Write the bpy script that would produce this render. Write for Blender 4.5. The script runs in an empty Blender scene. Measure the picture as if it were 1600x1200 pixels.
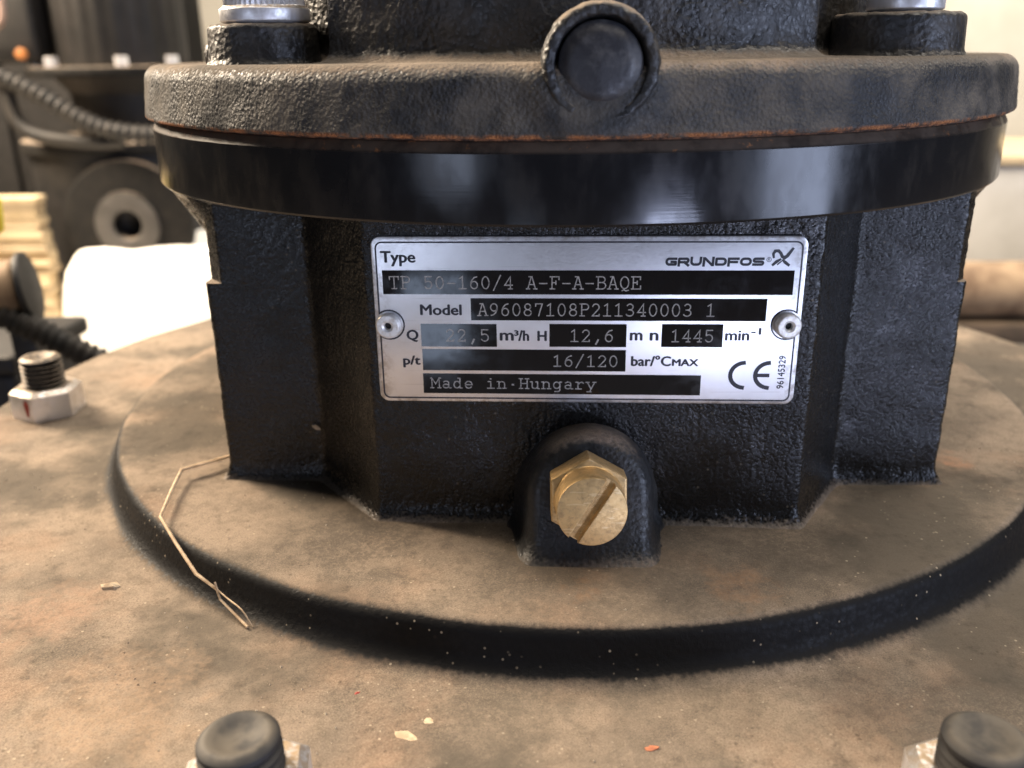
import bpy, bmesh, math, random
import numpy as np
from mathutils import Vector, Matrix, noise
random.seed(7); rng = np.random.default_rng(7)
S = 0.001                                   # everything below is written in millimetres
SC = bpy.context.scene; COL = SC.collection
PI = math.pi

# ------------------------------------------------------------------ camera
def rad(a): return math.radians(a)
pit, rol, yaw = rad(20.08), rad(-0.8), rad(-3.65)
fw = Vector((math.sin(yaw)*math.cos(pit), math.cos(yaw)*math.cos(pit), -math.sin(pit)))
rt = Vector((math.cos(yaw), -math.sin(yaw), 0)); up = rt.cross(fw)
r2 = math.cos(rol)*rt + math.sin(rol)*up; u2 = -math.sin(rol)*rt + math.cos(rol)*up
cd = bpy.data.cameras.new('camera'); cam = bpy.data.objects.new('camera', cd); COL.objects.link(cam)
M = Matrix((r2, u2, -fw)).transposed().to_4x4(); M.translation = Vector((0, -343.74, 123.79))*S
cam.matrix_world = M
cd.sensor_width = 36; cd.lens = 1418/1600*36; cd.clip_start = 0.01; cd.clip_end = 50
cd.dof.use_dof = True; cd.dof.focus_distance = 0.222; cd.dof.aperture_fstop = 13.0
SC.camera = cam
# ------------------------------------------------------------------ world, lamps, exposure
w = bpy.data.worlds.new('World'); SC.world = w; w.use_nodes = True
bg = w.node_tree.nodes['Background']; bg.inputs[0].default_value = (1.0, 0.93, 0.84, 1); bg.inputs[1].default_value = 0.035
def area(name, loc, target, sx, sy, watts, col, spread=180):
    l = bpy.data.lights.new(name, 'AREA'); l.shape = 'RECTANGLE'; l.size = sx; l.size_y = sy
    l.energy = watts; l.color = col; l.spread = rad(spread)
    o = bpy.data.objects.new(name, l); COL.objects.link(o); o.location = loc
    o.rotation_euler = (Vector(target)-Vector(loc)).to_track_quat('-Z', 'Y').to_euler(); return o
area('window_light_right', (1.22, -0.88, 0.10), (0, -0.1, 0.03), 0.46, 0.8, 11, (0.62, 0.72, 1.0))
area('window_light_left', (-0.68, -1.34, 0.08), (0, -0.1, 0.05), 0.30, 0.38, 1.4, (0.66, 0.76, 1.0))
area('plate_glint_left', (-0.145, -0.85, -0.15), (-0.035, -0.117, 0.06), 0.065, 0.095, 0.075, (0.60, 0.74, 1.0))  # small added lamp, mirrored in the left of the plate's bars; no door here
area('plate_glint_middle', (0.20, -0.85, -0.225), (0.045, -0.117, 0.04), 0.075, 0.05, 0.07, (0.72, 0.78, 1.0))  # small added lamp giving the plate's lower right a highlight
area('doorway_light', (0.56, -1.28, -0.26), (0.08, -0.1, 0.04), 0.26, 0.12, 3.2, (0.62, 0.70, 1.0))
area('ceiling_light_rear', (0.35, 0.35, 1.6), (0.05, -0.05, 0), 2.0, 1.8, 60, (1.0, 0.90, 0.78))
area('rear_wall_fill', (1.2, 1.5, 1.3), (1.0, 2.3, 0.2), 0.8, 0.8, 26, (1.0, 0.94, 0.84))  # unseen lamp, added to brighten the back wall
area('work_light_left', (-1.20, 0.52, 0.85), (-0.42, 0.42, -0.15), 0.5, 0.5, 66, (1.0, 0.82, 0.62))
SC.view_settings.view_transform = 'Standard'; SC.view_settings.look = 'None'
SC.view_settings.exposure = 0.30; SC.view_settings.gamma = 1.0
SC.render.engine = 'CYCLES'

# ------------------------------------------------------------------ materials
class NT:
    def __init__(s, name):
        s.m = bpy.data.materials.new(name); s.m.use_nodes = True; s.t = s.m.node_tree; s.n = s.t.nodes
        s.b = s.n['Principled BSDF']
        g = s.n.new('ShaderNodeNewGeometry'); s.geo = g
        mp = s.n.new('ShaderNodeVectorMath'); mp.operation = 'SCALE'; mp.inputs[3].default_value = 1000
        s.l(g.outputs['Position'], mp.inputs[0]); s.pos = mp.outputs[0]
    def l(s, a, b): s.t.links.new(a, b)
    def put(s, v, sock):
        if hasattr(v, 'links') or hasattr(v, 'is_linked'): s.l(v, sock)
        else: sock.default_value = v
    def noise(s, scale, detail=3, rough=0.55, stretch=None, off=0.0):
        v = s.pos
        if stretch or off:
            mp = s.n.new('ShaderNodeMapping'); mp.inputs['Scale'].default_value = stretch or (1, 1, 1)
            mp.inputs['Location'].default_value = (off, off*1.3, off*0.7); s.l(v, mp.inputs[0]); v = mp.outputs[0]
        n = s.n.new('ShaderNodeTexNoise'); n.inputs['Scale'].default_value = scale
        n.inputs['Detail'].default_value = detail; n.inputs['Roughness'].default_value = rough
        s.l(v, n.inputs['Vector']); return n.outputs['Fac']
    def voro(s, scale):
        n = s.n.new('ShaderNodeTexVoronoi'); n.inputs['Scale'].default_value = scale; s.l(s.pos, n.inputs['Vector']); return n.outputs['Distance']
    def math(s, op, a, b=0.0, c=None):
        n = s.n.new('ShaderNodeMath'); n.operation = op; s.put(a, n.inputs[0]); s.put(b, n.inputs[1])
        if c is not None: s.put(c, n.inputs[2])
        return n.outputs[0]
    def ss(s, x, lo, hi, a=0.0, b=1.0):
        n = s.n.new('ShaderNodeMapRange'); n.interpolation_type = 'SMOOTHSTEP'
        s.put(x, n.inputs[0]); n.inputs[1].default_value = lo; n.inputs[2].default_value = hi
        n.inputs[3].default_value = a; n.inputs[4].default_value = b; return n.outputs[0]
    def mix(s, f, a, b):
        n = s.n.new('ShaderNodeMix'); n.data_type = 'RGBA'; s.put(f, n.inputs[0])
        for v, k in ((a, 6), (b, 7)):
            s.put(v if not isinstance(v, tuple) else (*v, 1), n.inputs[k])
        return n.outputs[2]
    def xyz(s, v):
        n = s.n.new('ShaderNodeSeparateXYZ'); s.l(v, n.inputs[0]); return n.outputs
    def bump(s, h, dist, strength=1.0, nrm=None):
        n = s.n.new('ShaderNodeBump'); n.inputs['Distance'].default_value = dist*S; n.inputs['Strength'].default_value = strength
        s.l(h, n.inputs['Height'])
        if nrm is not None: s.l(nrm, n.inputs['Normal'])
        return n.outputs[0]
    def out(s, col, rough, metal=0.0, nrm=None, spec=None, coat=None):
        s.put(col if not isinstance(col, tuple) else (*col, 1), s.b.inputs['Base Color'])
        s.put(rough, s.b.inputs['Roughness']); s.put(metal, s.b.inputs['Metallic'])
        if spec is not None: s.put(spec, s.b.inputs['Specular IOR Level'])
        if nrm is not None: s.l(nrm, s.b.inputs['Normal'])
        return s.m

DUST_A, DUST_B, DUST_C = (0.172, 0.138, 0.109), (0.285, 0.222, 0.168), (0.29, 0.195, 0.135)
def cast(name, lo=0.55, hi=0.9, film=0.06, fine=0.75, bumpd=0.35, rough=0.42, base=(0.011, 0.012, 0.014), specks=0.0, rust_z=None, grit=0.12, wob=0.35, filmcol=(0.13, 0.105, 0.075), stains_and_tone=(), spec=0.5):
    t = NT(name)
    nz = t.xyz(t.geo.outputs['Normal'])[2]
    nb = t.noise(0.026, 5, 0.55); nm = t.noise(0.28, 4, 0.6, off=31); nf = t.math('MULTIPLY_ADD', t.voro(fine*1.05), 0.55, t.math('MULTIPLY', t.noise(fine*0.9, 4, 0.62), 0.75)); nh = t.noise(2.6, 2, 0.6)
    dcol = t.mix(t.ss(nb, 0.36, 0.64), DUST_A, DUST_B)
    dcol = t.mix(t.ss(t.noise(0.020, 4, 0.6, off=77), 0.50, 0.68, 0, 0.75), dcol, DUST_C)
    dcol = t.mix(t.ss(nm, 0.30, 0.56, 0.32, 0), dcol, (0.085, 0.070, 0.052))
    dcol = t.mix(t.ss(nh, 0.48, 0.68, 0.0, 0.42), dcol, (0.37, 0.305, 0.22)); dcol = t.mix(t.ss(nh, 0.34, 0.46, 0.5, 0.0), dcol, (0.10, 0.083, 0.064)); dcol = t.mix(t.ss(t.noise(1.1, 4, 0.7, off=61), 0.54, 0.68, 0, 0.35), dcol, (0.12, 0.10, 0.078))
    x = t.math('MULTIPLY_ADD', t.math('SUBTRACT', nf, 0.64), wob, nz)
    x = t.math('MULTIPLY_ADD', t.math('SUBTRACT', nb, 0.5), 0.25, x)
    dcol = t.mix(t.ss(t.noise(0.016, 5, 0.62, off=123), 0.44, 0.60, 0, 0.8), dcol, (0.088, 0.076, 0.061))
    mask = t.ss(x, lo, hi)
    mask = t.math('MULTIPLY', mask, t.ss(t.noise(0.12, 5, 0.65, off=5), 0.25, 0.50, 0.62, 1.0))
    fl = t.math('MULTIPLY', t.ss(t.noise(0.07, 5, 0.65, off=11), 0.35, 0.72), film)
    col = t.mix(fl, base, filmcol)
    col = t.mix(mask, col, dcol)
    rg = t.math('MULTIPLY_ADD', t.math('MAXIMUM', mask, t.math('MULTIPLY', fl, 0.8)), 0.5, t.ss(nf, 0.45, 0.8, rough-0.06, rough+0.10))
    if specks:
        v = t.voro(0.42); sp = t.math('MULTIPLY', t.ss(v, 0.10, 0.16, 1, 0), t.ss(t.noise(0.09, 2, off=3), 0.50, 0.62))
        col = t.mix(t.math('MULTIPLY', sp, specks), col, (0.55, 0.46, 0.34))
        v2 = t.voro(0.30); sp2 = t.math('MULTIPLY', t.ss(v2, 0.09, 0.17, 1, 0), t.ss(t.noise(0.06, 2, off=9), 0.52, 0.62))
        col = t.mix(t.math('MULTIPLY', sp2, specks*0.8), col, (0.03, 0.022, 0.016))
    for (sx, sy, sr, amt, c) in stains_and_tone:
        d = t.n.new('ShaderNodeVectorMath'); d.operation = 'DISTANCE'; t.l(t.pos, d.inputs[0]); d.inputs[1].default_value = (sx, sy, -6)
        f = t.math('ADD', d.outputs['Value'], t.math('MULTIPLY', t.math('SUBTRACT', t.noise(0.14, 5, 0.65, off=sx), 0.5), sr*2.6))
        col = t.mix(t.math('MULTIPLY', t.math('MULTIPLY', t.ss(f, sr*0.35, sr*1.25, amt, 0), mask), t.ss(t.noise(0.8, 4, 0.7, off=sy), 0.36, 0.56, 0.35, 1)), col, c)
    if rust_z:
        z = t.xyz(t.pos)[2]; z0, z1 = rust_z
        rz = t.math('MULTIPLY', t.ss(z, min(z0, z1), max(z0, z1), 1 if z0 < z1 else 0, 0 if z0 < z1 else 1), t.ss(t.noise(0.16, 5, 0.7, off=51), 0.40, 0.60))
        col = t.mix(rz, col, t.mix(t.ss(nh, .35, .65), (0.17, 0.06, 0.022), (0.42, 0.17, 0.06)))
        rg = t.math('MULTIPLY_ADD', rz, 0.4, rg)
    h = t.math('MULTIPLY', t.math('MULTIPLY_ADD', nh, grit, nf), t.ss(t.noise(0.045, 3, 0.6, off=201), 0.34, 0.66, 0.45, 1.25))
    return t.out(col, rg, 0.0, t.bump(h, bumpd), spec)

M_column = cast('cast_paint_rough', spec=0.38, specks=0.22, lo=0.42, hi=0.92, film=0.02, bumpd=0.26, rough=0.22, fine=1.15, base=(0.0055, 0.0053, 0.0052))
M_cap = cast('cast_paint_dusty', lo=0.45, hi=0.9, film=0.62, filmcol=(0.15, 0.127, 0.098), bumpd=0.46, rough=0.50, rust_z=(106.6, 107.4), fine=1.0, grit=0.3, wob=0.75)
M_motor = cast('cast_paint_motor', lo=0.5, hi=0.9, film=0.22, bumpd=0.55, rough=0.38, fine=0.65)
M_plinth = cast('cover_plate_paint', stains_and_tone=[(12, -146, 52, .5, (.105, .09, .072)), (112, -112, 40, .4, (.115, .10, .08)), (121, -73, 8, .6, (.42, .22, .13)), (3, -152, 8, .5, (.30, .165, .085)), (43, -148, 11, .5, (.33, .195, .115)), (20, -160, 4, .35, (.40, .20, .09)), (-55, -128, 22, .6, (.07, .06, .05)), (-77, -108, 20, .35, (.09, .078, .062)), (-15, -183, 20, .5, (.09, .078, .062)), (85, -176, 24, .4, (.10, .088, .072)), (-135, -150, 16, .4, (.40, .25, .17)), (60, -128, 20, .55, (.075, .064, .052)), (-100, -185, 22, .35, (.42, .28, .18))], lo=0.76, hi=1.0, spec=0.16, film=0.0, bumpd=0.14, rough=0.55, base=(0.006, 0.006, 0.0065), fine=0.65, specks=0.5, wob=0.16, grit=0.6)  # two broad grey patches ahead and right of the column, then smaller stains
M_smooth = cast('plug_boss_paint', lo=0.62, hi=1.08, film=0.12, bumpd=0.26, rough=0.40, fine=0.8)
M_dull = cast('dusty_black_iron', lo=0.6, hi=1.0, film=0.06, bumpd=0.2, rough=0.7, fine=0.3, spec=0.25, base=(0.006, 0.0055, 0.005))

t = NT('machined_black_ring')                 # turned surface: fine horizontal lines
ln = t.noise(2.2, 3, 0.6, stretch=(0.02, 0.02, 1.0)); st = t.noise(0.12, 4, 0.6, stretch=(1, 1, 0.5))
z = t.xyz(t.pos)[2]
rim = t.math('MULTIPLY', t.ss(z, 102.6, 103.6), t.ss(t.noise(0.15, 5, 0.7), 0.3, 0.6, 0.35, 1))
col = t.mix(t.ss(st, 0.45, 0.75, 0, 0.5), (0.010, 0.010, 0.011), (0.030, 0.026, 0.022))
col = t.mix(rim, col, t.mix(t.ss(t.noise(0.3, 4, 0.7, off=8), 0.60, 0.70), (0.07, 0.050, 0.035), (0.30, 0.13, 0.05)))
M_ring = t.out(col, t.math('MULTIPLY_ADD', rim, 0.4, t.ss(st, 0.3, 0.7, 0.12, 0.25)), 0, t.bump(ln, 0.008), 0.36)

t = NT('rusty_gasket'); M_gasket = t.out(t.mix(t.ss(t.noise(0.2, 5, 0.7), 0.40, 0.66), (0.030, 0.016, 0.010), (0.30, 0.125, 0.055)), 0.85, 0, t.bump(t.noise(1.2), 0.2))

t = NT('brushed_aluminium')
br = t.noise(3.0, 3, 0.6, stretch=(0.35, 1, 3.0)); sm = t.noise(0.07, 4, 0.6)
col = t.mix(t.ss(sm, 0.35, 0.7), (0.84, 0.84, 0.86), (0.76, 0.755, 0.77))
px_ = t.xyz(t.pos); ed = t.math('MAXIMUM', t.math('ABSOLUTE', t.math('MULTIPLY_ADD', px_[0], 1/54.7, -4.7/54.7)), t.math('ABSOLUTE', t.math('MULTIPLY_ADD', px_[2], 1/22.3, -58.2/22.3)))
gr = t.math('MULTIPLY', t.ss(ed, 0.90, 1.0), t.ss(t.noise(0.35, 5, 0.7, off=4), 0.42, 0.66, 0, 0.7)); col = t.mix(gr, col, (0.30, 0.25, 0.20))
scr = t.ss(t.noise(0.9, 2, 0.5, stretch=(0.05, 1, 1.6), off=19), 0.66, 0.70, 0, 0.3); col = t.mix(scr, col, (0.5, 0.49, 0.48))
M_alu = t.out(col, t.ss(br, 0.3, 0.7, 0.30, 0.42), 0.9, t.bump(br, 0.012))
t = NT('plate_black_print'); sm = t.noise(0.2, 4, 0.6); M_print = t.out((0.007, 0.007, 0.008), t.ss(sm, 0.35, 0.7, 0.05, 0.14), 0, None, 0.5)
t = NT('plate_ink'); M_ink = t.out((0.012, 0.013, 0.022), 0.4)
t = NT('etched_grey'); M_etch = t.out(t.mix(t.ss(t.noise(1.6, 3), 0.35, 0.65), (0.22, 0.20, 0.18), (0.40, 0.37, 0.33)), 0.55, 0.0)
t = NT('rivet_white_metal'); M_rivet = t.out(t.mix(t.ss(t.noise(0.9, 3), 0.4, 0.7), (0.80, 0.78, 0.74), (0.60, 0.55, 0.48)), 0.38, 0.35, t.bump(t.noise(1.5), 0.04))
t = NT('hole_black'); M_hole = t.out((0.006, 0.005, 0.005), 0.7)
t = NT('brass')
sc = t.noise(0.9, 4, 0.65, stretch=(1, 1, 1)); st = t.noise(0.22, 4, 0.6)
col = t.mix(t.ss(st, 0.4, 0.68), (0.66, 0.445, 0.205), (0.50, 0.34, 0.16)); col = t.mix(t.ss(sc, 0.55, 0.75, 0, 0.35), col, (0.36, 0.26, 0.14))
nf_ = t.noise(0.45, 5, 0.7, off=15); col = t.mix(t.ss(nf_, 0.50, 0.66, 0, 0.55), col, (0.33, 0.22, 0.115)); scr = t.ss(t.noise(1.3, 2, 0.5, stretch=(0.12, 1, 0.8), off=9), 0.62, 0.66, 0, 0.5); col = t.mix(scr, col, (0.80, 0.62, 0.36))
M_brass = t.out(col, t.ss(sc, 0.3, 0.7, 0.42, 0.60), 0.8, t.bump(t.noise(1.4, 3), 0.05))
t = NT('zinc_plated_steel')
sc = t.noise(0.7, 4, 0.6); col = t.mix(t.ss(t.noise(0.15, 3), 0.42, 0.7), (0.80, 0.80, 0.83), (0.60, 0.59, 0.58))
col = t.mix(t.math('MULTIPLY', t.ss(t.xyz(t.geo.outputs['Normal'])[2], 0.5, 0.9), t.ss(sc, 0.25, 0.6)), col, (0.34, 0.25, 0.16))
M_zinc = t.out(col, t.ss(sc, 0.3, 0.7, 0.30, 0.5), 0.65, t.bump(sc, 0.06))
t = NT('dark_stud_steel')
sc = t.noise(0.6, 4, 0.6); nz = t.xyz(t.geo.outputs['Normal'])[2]
col = t.mix(t.math('MULTIPLY', t.ss(nz, 0.4, 0.95), t.ss(sc, 0.3, 0.6)), (0.022, 0.020, 0.020), (0.20, 0.155, 0.11))
M_stud = t.out(col, 0.5, 0.35, t.bump(sc, 0.08))
t = NT('smooth_dusty_stud')
col = t.mix(t.math('MULTIPLY', t.ss(t.xyz(t.geo.outputs['Normal'])[2], 0.75, 1.0), t.ss(t.noise(0.14, 3), 0.30, 0.6)), (0.014, 0.013, 0.013), (0.085, 0.072, 0.055))
M_stud2 = t.out(col, 0.68, 0.0, t.bump(t.noise(0.5), 0.05))
t = NT('red_mark'); M_red = t.out(t.mix(t.ss(t.noise(1.0), 0.4, 0.6), (0.34, 0.035, 0.02), (0.22, 0.03, 0.02)), 0.6)
t = NT('black_plastic_plug'); M_plug = t.out(t.mix(t.ss(t.noise(0.16, 5, 0.65), 0.45, 0.7), (0.022, 0.022, 0.026), (0.075, 0.072, 0.072)), t.ss(t.noise(0.3, 4), 0.3, 0.7, 0.35, 0.6), 0, t.bump(t.noise(0.25, 3), 0.25))
def plain(name, c1, c2, rough, scale=0.05, metal=0.0, bumpd=0.0, bs=0.5):
    t = NT(name); return t.out(t.mix(t.ss(t.noise(scale, 4, 0.6), 0.35, 0.65), c1, c2), rough, metal, t.bump(t.noise(bs, 3), bumpd) if bumpd else None)
M_straw = plain('dry_straw', (0.66, 0.50, 0.33), (0.44, 0.31, 0.19), 0.75, 0.3)
M_husk = plain('pale_husk', (0.62, 0.50, 0.34), (0.42, 0.30, 0.19), 0.8, 0.5)
M_grit = plain('pale_grit', (0.60, 0.52, 0.40), (0.22, 0.15, 0.10), 0.85, 0.03)
M_orange = plain('orange_flake', (0.62, 0.20, 0.09), (0.45, 0.16, 0.08), 0.7, 0.5)
M_paper = plain('white_paper', (0.86, 0.84, 0.80), (0.80, 0.77, 0.71), 0.9, 0.01)
M_card = plain('cream_board', (0.66, 0.53, 0.34), (0.52, 0.40, 0.24), 0.9, 0.02)
M_cardd = plain('cream_board_aged', (0.50, 0.40, 0.26), (0.38, 0.29, 0.18), 0.9, 0.02)
M_floor = plain('concrete_floor', (0.12, 0.105, 0.09), (0.08, 0.07, 0.055), 0.85, 0.01)
M_wall = plain('cream_wall_paint', (0.74, 0.70, 0.61), (0.62, 0.57, 0.48), 0.9, 0.003)
M_steel = plain('pale_grey_sheet', (0.70, 0.68, 0.63), (0.58, 0.56, 0.51), 0.6, 0.006)
M_tan = plain('tan_pipe_dust', (0.36, 0.25, 0.15), (0.17, 0.105, 0.06), 0.75, 0.025)
M_drum = plain('grey_drum', (0.50, 0.49, 0.44), (0.36, 0.35, 0.32), 0.5, 0.008)
M_blue = plain('blue_drum', (0.045, 0.13, 0.30), (0.035, 0.10, 0.22), 0.45, 0.01)
M_black = plain('black_plastic', (0.007, 0.0065, 0.006), (0.014, 0.012, 0.011), 0.6, 0.05)
M_hose = plain('dusty_conduit', (0.006, 0.0055, 0.005), (0.020, 0.016, 0.012), 0.6, 0.05)
M_wire = plain('pinkish_wire', (0.34, 0.24, 0.20), (0.26, 0.18, 0.15), 0.6, 0.03)
M_face = plain('worn_flange_face', (0.075, 0.068, 0.060), (0.045, 0.040, 0.035), 0.6, 0.03)
M_amber = plain('amber_cap', (0.62, 0.24, 0.07), (0.5, 0.2, 0.06), 0.5, 0.05)
M_yellow = plain('yellow_plastic', (0.70, 0.58, 0.03), (0.6, 0.48, 0.03), 0.5, 0.05)
M_wood = plain('dark_timber', (0.10, 0.07, 0.045), (0.05, 0.036, 0.024), 0.8, 0.02)

# ------------------------------------------------------------------ object helpers
def thing(name, label, cat, loc=(0, 0, 0), group=None):
    o = bpy.data.objects.new(name, None); COL.objects.link(o); o.location = Vector(loc)*S; o.empty_display_size = 0.02
    o['label'] = label; o['category'] = cat
    if group: o['group'] = group
    return o
def wloc(o):
    v = Vector((0, 0, 0))
    while o is not None: v += o.location; o = o.parent
    return v
def mesh(name, verts, faces, mat, parent=None, smooth=True, sharp=None, kind=None):
    me = bpy.data.meshes.new(name); off = np.array(wloc(parent)) if parent else np.zeros(3)
    V = np.asarray(verts, dtype=float)*S - off
    me.from_pydata([tuple(v) for v in V], [], [tuple(f) for f in faces]); me.materials.append(mat)
    if smooth:
        me.polygons.foreach_set('use_smooth', [True]*len(me.polygons))
        if sharp: me.set_sharp_from_angle(angle=rad(sharp))
    me.update()
    o = bpy.data.objects.new(name, me); COL.objects.link(o)
    if parent: o.parent = parent
    if kind: o['kind'] = kind
    return o
def tag(o, label, cat, group=None):
    o['label'] = label; o['category'] = cat
    if group: o['group'] = group
    return o
class MB:
    def __init__(s): s.v = []; s.f = []
    def add(s, V, F):
        n = len(s.v); s.v += [tuple(map(float, p)) for p in V]; s.f += [tuple(i+n for i in f) for f in F]; return s
    def build(s, name, mat, parent=None, smooth=True, sharp=40, kind=None): return mesh(name, s.v, s.f, mat, parent, smooth, sharp, kind)
def grid(P, closed=True, cap0=False, cap1=False):
    ni, nj, _ = P.shape; F = []
    for i in range(ni-1):
        for j in range(nj if closed else nj-1):
            k = (j+1) % nj; F.append((i*nj+j, i*nj+k, (i+1)*nj+k, (i+1)*nj+j))
    V = P.reshape(-1, 3)
    if cap1: F.append(tuple((ni-1)*nj+j for j in range(nj)))
    if cap0: F.append(tuple(reversed(range(nj))))
    return V, F
def fillet(pts, rads, closed=False, n=6):
    """round the corners of a 2D polyline"""
    pts = [np.array(p, float) for p in pts]; N = len(pts); out = []
    for i, p in enumerate(pts):
        r = rads[i] if hasattr(rads, '__len__') else rads
        if r <= 0 or (not closed and i in (0, N-1)): out.append(p); continue
        a = pts[i-1]-p; b = pts[(i+1) % N]-p; la, lb = np.hypot(*a), np.hypot(*b); a /= la; b /= lb
        cs = np.clip(a@b, -1, 1); ang = math.acos(cs)
        if ang > PI-0.02: out.append(p); continue
        d = min(r/math.tan(ang/2), la*0.49, lb*0.49); rr = d*math.tan(ang/2)
        c = p+(a+b)/np.hypot(*(a+b))*(rr/math.sin(ang/2)); s0 = p+a*d-c; s1 = p+b*d-c
        t0 = math.atan2(s0[1], s0[0]); t1 = math.atan2(s1[1], s1[0]); dt = (t1-t0+PI) % (2*PI)-PI
        for k in range(n+1): q = t0+dt*k/n; out.append(c+rr*np.array([math.cos(q), math.sin(q)]))
    return out
def frame(origin, axis, ref=(0, 0, 1)):
    a = Vector(axis).normalized(); x = Vector(ref).cross(a)
    if x.length < 1e-4: x = Vector((1, 0, 0))
    x.normalize(); y = a.cross(x); return np.array(origin, float), np.array(x), np.array(y), np.array(a)
def lathe(prof, n=64, fr=None, rf=None, th0=0.0):
    """prof: list of (r, h). rf(theta, r, h) may modulate the radius"""
    fr = fr or (np.zeros(3), np.array([1., 0, 0]), np.array([0, 1., 0]), np.array([0, 0, 1.]))
    o, x, y, a = fr; th = np.arange(n)/n*2*PI+th0; P = np.zeros((len(prof), n, 3))
    for i, (r, h) in enumerate(prof):
        rr = np.array([rf(t, r, h) for t in th]) if rf else np.full(n, r)
        P[i] = o+np.outer(rr*np.cos(th), x)+np.outer(rr*np.sin(th), y)+a*h
    return grid(P)
def tube(path, r, n=8, ridge=None, sub=1):
    pts = [np.array(p, float) for p in path]
    if sub > 1:
        q = []
        for i in range(len(pts)-1):
            p0 = pts[max(i-1, 0)]; p1 = pts[i]; p2 = pts[i+1]; p3 = pts[min(i+2, len(pts)-1)]
            for k in range(sub):
                u = k/sub; q.append(0.5*((2*p1)+(-p0+p2)*u+(2*p0-5*p1+4*p2-p3)*u*u+(-p0+3*p1-3*p2+p3)*u**3))
        q.append(pts[-1]); pts = q
    P = np.zeros((len(pts), n, 3)); L = 0; X = None
    for i, p in enumerate(pts):
        tg = pts[min(i+1, len(pts)-1)]-pts[max(i-1, 0)]; tg = tg/np.linalg.norm(tg)
        if X is None:
            X = np.cross(tg, [0, 0, 1.]);
            if np.linalg.norm(X) < 1e-3: X = np.cross(tg, [0, 1., 0])
        X = X-tg*(X@tg); X /= np.linalg.norm(X); Y = np.cross(tg, X)
        if i: L += np.linalg.norm(p-pts[i-1])
        ri = r(i/(len(pts)-1)) if callable(r) else r
        if ridge: ri = ri*(1-ridge[1]*(0.5+0.5*math.cos(2*PI*L/ridge[0])))
        for j in range(n):
            q = 2*PI*j/n; P[i, j] = p+ri*(math.cos(q)*X+math.sin(q)*Y)
    return grid(P, True, True, True)
def box(x0, x1, y0, y1, z0, z1, bev=0.0):
    if bev <= 0:
        V = [(x, y, z) for x in (x0, x1) for y in (y0, y1) for z in (z0, z1)]
        return V, [(0, 1, 3, 2), (4, 6, 7, 5), (0, 4, 5, 1), (2, 3, 7, 6), (0, 2, 6, 4), (1, 5, 7, 3)]
    bm = bmesh.new(); bmesh.ops.create_cube(bm, size=1)
    for v in bm.verts: v.co = Vector(((x0+x1)/2+v.co.x*(x1-x0), (y0+y1)/2+v.co.y*(y1-y0), (z0+z1)/2+v.co.z*(z1-z0)))
    bmesh.ops.bevel(bm, geom=bm.edges[:], offset=bev, segments=3, affect='EDGES', profile=0.5)
    bm.verts.ensure_lookup_table(); V = [tuple(v.co) for v in bm.verts]; F = [tuple(v.index for v in f.verts) for f in bm.faces]; bm.free(); return V, F
def prism(outline, h0, h1, fr, bev=0.0, bottom=True):
    """extrude a 2D outline along the frame's axis, with a chamfered top edge"""
    o, x, y, a = fr; O = np.array(outline); c = O.mean(0)
    def ring(sc, h): 
        Q = O.copy()
        if sc:
            e1 = np.roll(O, -1, 0)-O; e0 = O-np.roll(O, 1, 0)
            nn = np.stack([e1[:, 1]/np.hypot(*e1.T)+e0[:, 1]/np.hypot(*e0.T), -e1[:, 0]/np.hypot(*e1.T)-e0[:, 0]/np.hypot(*e0.T)], 1)
            nn /= np.maximum(np.hypot(*nn.T)[:, None], 1e-6); Q = O-nn*sc
        return o+np.outer(Q[:, 0], x)+np.outer(Q[:, 1], y)+a*h
    R = [ring(0, h0)]
    if bev: R += [ring(0, h1-bev), ring(bev*0.3, h1-bev*0.3), ring(bev, h1)]
    else: R += [ring(0, h1)]
    return grid(np.array(R), True, bottom, True)
def jitter(V, scale, amp, zmin=-1e9):
    V = np.array(V)
    for v in V:
        if v[2] > zmin: v += np.array(noise.noise_vector(Vector(v)*scale))*amp
    return V
def smooth01(x, a, b):
    u = np.clip((np.asarray(x)-a)/(b-a), 0, 1); return u*u*(3-2*u)

# ------------------------------------------------------------------ the setting
FZ = -330.0
def quad_sheet(name, x0, x1, y0, y1, z, mat):
    o = mesh(name, [(x0, y0, z), (x1, y0, z), (x1, y1, z), (x0, y1, z)], [(0, 1, 2, 3)], mat, None, False); o['kind'] = 'structure'; return o
quad_sheet('floor', -4000, 4000, -4000, 4000, FZ, M_floor)
wl = MB(); wl.add(*box(-4000, 4000, 2300, 2400, FZ, 2500)); o = wl.build('wall', M_wall, None, False); o['kind'] = 'structure'

# ------------------------------------------------------------------ THE PUMP (one thing, many parts)
pump = thing('circulation_pump', 'large black cast iron pump with silver type plate, brass plug and wide dusty flange', 'pump', (0, 0, FZ))

# round base flange with the raised plinth
prof = [(150, -60), (226, -60), (236.5, -38), (236.5, -11.8), (170.6, -11.8), (168.0, 0.0), (100, 0.0)]
pp = fillet(prof, [0, 8, 5, 3.0, 6.5, 3.6, 0], n=9)
th = 900
P2 = []
for i, p in enumerate(pp):                                     # extra rings so the faces stay short
    P2.append(p)
    if i < len(pp)-1:
        d = np.hypot(*(pp[i+1]-p)); k = int(d//6)
        for q in range(1, k+1): P2.append(p+(pp[i+1]-p)*q/(k+1))
V, F = lathe(P2, 720)
V = jitter(V, 0.035, 0.35)
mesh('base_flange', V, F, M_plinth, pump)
vb = MB(); vb.add(*lathe(fillet([(150, FZ), (160, FZ), (160, FZ+30), (118, FZ+70), (170, -140), (175, -100), (150, -60)], 12), 96)); vb.build('volute_casing', M_dull, pump)

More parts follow.
